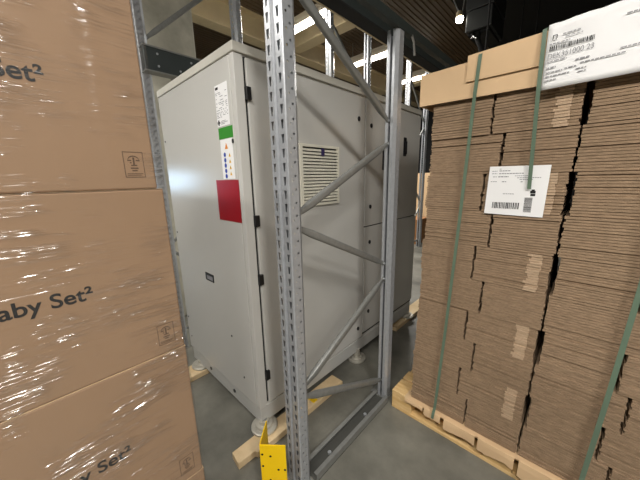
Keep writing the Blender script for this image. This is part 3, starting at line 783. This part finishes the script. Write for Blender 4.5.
# ------------------------------------------------------------------ overhead fittings
def batten(xa, xb, y, z, lab, grp='linear ceiling lamps', power=0):
    b = thing('linear_lamp', lab, 'lamp', ((xa + xb) / 2, y, z), grp)
    MB().prism([(-0.05, 0.16), (0.05, 0.16), (0.09, 0.05), (0.08, 0.0), (-0.08, 0.0), (-0.09, 0.05)], lambda u, v, a: (a, y + u, z + v), xa, xb).build('housing', M['lampbody'], b)
    MB().tube([(xa + 0.02, y, z - 0.02), (xb - 0.02, y, z - 0.02)], 0.06, n=16).build('tube', M['tube'], b)
    for q in (xa + 0.15, xb - 0.15): MB().tube([(q, y, z + 0.16), (q, y, CEIL)], 0.006, n=6).build('suspension_rod', M['zinc_dull'], b)
    if power:
        ld = bpy.data.lights.new('lamp_light', 'AREA'); ld.shape = 'RECTANGLE'; ld.size = xb - xa - 0.06; ld.size_y = 0.1
        ld.energy = power; ld.color = (1.0, 0.965, 0.91)
        lo = bpy.data.objects.new('lamp_light', ld); COL.objects.link(lo); lo.location = ((xa + xb) / 2, y, z - 0.085)
    return b
batten(-4.85, -3.62, 4.15, 4.5, 'nearest lit linear lamp under the roof behind the front upright', power=130)
batten(-4.95, -3.72, 6.38, 4.5, 'lit linear lamp under the roof above the middle of the cabinet', power=130)
batten(-4.80, -3.62, 8.5, 4.5, 'farthest lit linear lamp just left of the kraft cover', power=130)
batten(-4.9, -3.67, 1.95, 4.5, 'added unseen linear lamp brightening the concrete column and rack posts', power=130)  # extra lamp out of view, added to light the concrete and posts
for i, (xa, yy, pw) in enumerate(((-3.4, -1.3, 80), (-0.4, -1.3, 110), (1.4, -0.6, 130), (3.4, -1.3, 60))):
    batten(xa, xa + 1.5, yy, 3.9, ['lit linear lamp above the aisle behind the cartons', 'lit linear lamp above the aisle behind the viewer', 'lit linear lamp above the aisle to the right', 'lit linear lamp farthest along the aisle to the right'][i], 'linear aisle lamps', pw)

def sc5(x, y, z):            # unit laid out three metres away, set at its real distance
    k5 = 5.0 / 3.0
    return (x * k5, y * k5, 1.65 + (z - 1.65) * k5)
bx = thing('ceiling_projector', 'black box shaped unit hanging from the dark ceiling above the cardboard stack', 'hanging unit', (-1.45, 5.3, 3.7))
MB().box(-1.655, -1.305, 5.0, 5.7, 3.76, 4.03).build('housing', M['speaker'], bx, bevel=0.012)
MB().box(-1.68, -1.30, 5.03, 5.7, 4.05, 4.42).build('upper_housing', M['speaker'], bx, bevel=0.012)
MB().box(-1.62, -1.34, 5.06, 5.66, 3.72, 3.76).build('underside', M['black'], bx)
MB().tube([(-1.47, 5.4, 4.4), (-1.47, 5.4, CEIL)], 0.04, n=12).build('hanger_pole', M['black'], bx)
MB().tube([sc5(-0.93, 3.03, 2.90), sc5(-0.925, 3.0, 2.86), sc5(-0.90, 2.98, 2.85), sc5(-0.885, 2.98, 2.83)], 0.02, n=10).build('cable_plug', M['chrome'], bx)
MB().tube([sc5(-0.89, 3.05, 2.90), sc5(-0.89, 3.03, 2.84), sc5(-0.86, 3.03, 2.77), sc5(-0.84, 3.05, 2.72)], 0.035, n=10).build('cable', M['black'], bx)
sp_ = thing('spotlight', 'small lit spotlight hanging on cords beside the black box shaped unit', 'spotlight', sc5(-1.05, 3.0, 3.05))
MB().tube([sc5(-1.062, 3.02, 3.105), sc5(-1.046, 2.99, 3.045)], [(0.045, 0.045), (0.055, 0.055)], n=16).build('lamp_head', M['beam'], sp_)
MB().tube([sc5(-1.046, 2.99, 3.046), sc5(-1.043, 2.985, 3.022)], [(0.054, 0.054), (0.045, 0.045)], n=16).build('lens', M['spotglow'], sp_)
MB().tube([sc5(-1.06, 3.03, 3.10), sc5(-1.14, 3.06, 3.26), (-1.9, 5.1, CEIL)], 0.009, n=8).build('cord', M['zinc_dull'], sp_)
MB().tube([sc5(-1.04, 3.03, 3.10), sc5(-1.03, 3.04, 3.25), (-1.75, 5.1, CEIL)], 0.009, n=8).build('cord', M['zinc_dull'], sp_)

# goods in the far rack bay seen past the cabinet
b = MB().box(-3.5, -2.9, 6.55, 7.2, 0.0, 0.62).build('cardboard_carton', M['kraft_dark'], loc=(-3.2, 6.9, 0.0), bevel=0.004)
tag(b, 'dark brown carton on the floor beyond the cabinet', 'carton', 'cartons in the far bay')
b = MB().box(-3.9, -3.0, 7.5, 8.4, 0.0, 1.75).build('cardboard_carton', M['kraft'], loc=(-3.45, 7.95, 0.0), bevel=0.004)
tag(b, 'tall pale carton farthest beyond the cabinet', 'carton', 'cartons in the far bay')

# ------------------------------------------------------------------ light, world, camera
wd = bpy.data.worlds.new('World'); SC.world = wd; wd.use_nodes = True
wd.node_tree.nodes['Background'].inputs[0].default_value = (0.95, 0.97, 1, 1)
wd.node_tree.nodes['Background'].inputs[1].default_value = 0.15

cam = bpy.data.cameras.new('Camera'); co = bpy.data.objects.new('Camera', cam); COL.objects.link(co)
F, HD, PT, RO = 277.176, 0.762528, 0.216819, -0.020636
f = Vector((-math.sin(HD) * math.cos(PT), math.cos(HD) * math.cos(PT), -math.sin(PT)))
r = Vector((math.cos(HD), math.sin(HD), 0)); u = r.cross(f)
r2 = math.cos(RO) * r + math.sin(RO) * u; u2 = -math.sin(RO) * r + math.cos(RO) * u
Rm = Matrix((r2, u2, -f)).transposed()
co.matrix_world = Matrix.Translation((0, 0, 1.65)) @ Rm.to_4x4()
cam.sensor_width = 36; cam.sensor_fit = 'HORIZONTAL'; cam.lens = F / 640 * 36
cam.clip_start = 0.02; cam.clip_end = 100
SC.camera = co
vs_ = SC.view_settings
vs_.view_transform = 'Standard'; vs_.look = 'None'; vs_.gamma = 1; vs_.use_curve_mapping = False
vs_.exposure = 0.0
for o in list(bpy.data.objects):
    if '_o' in o: del o['_o']
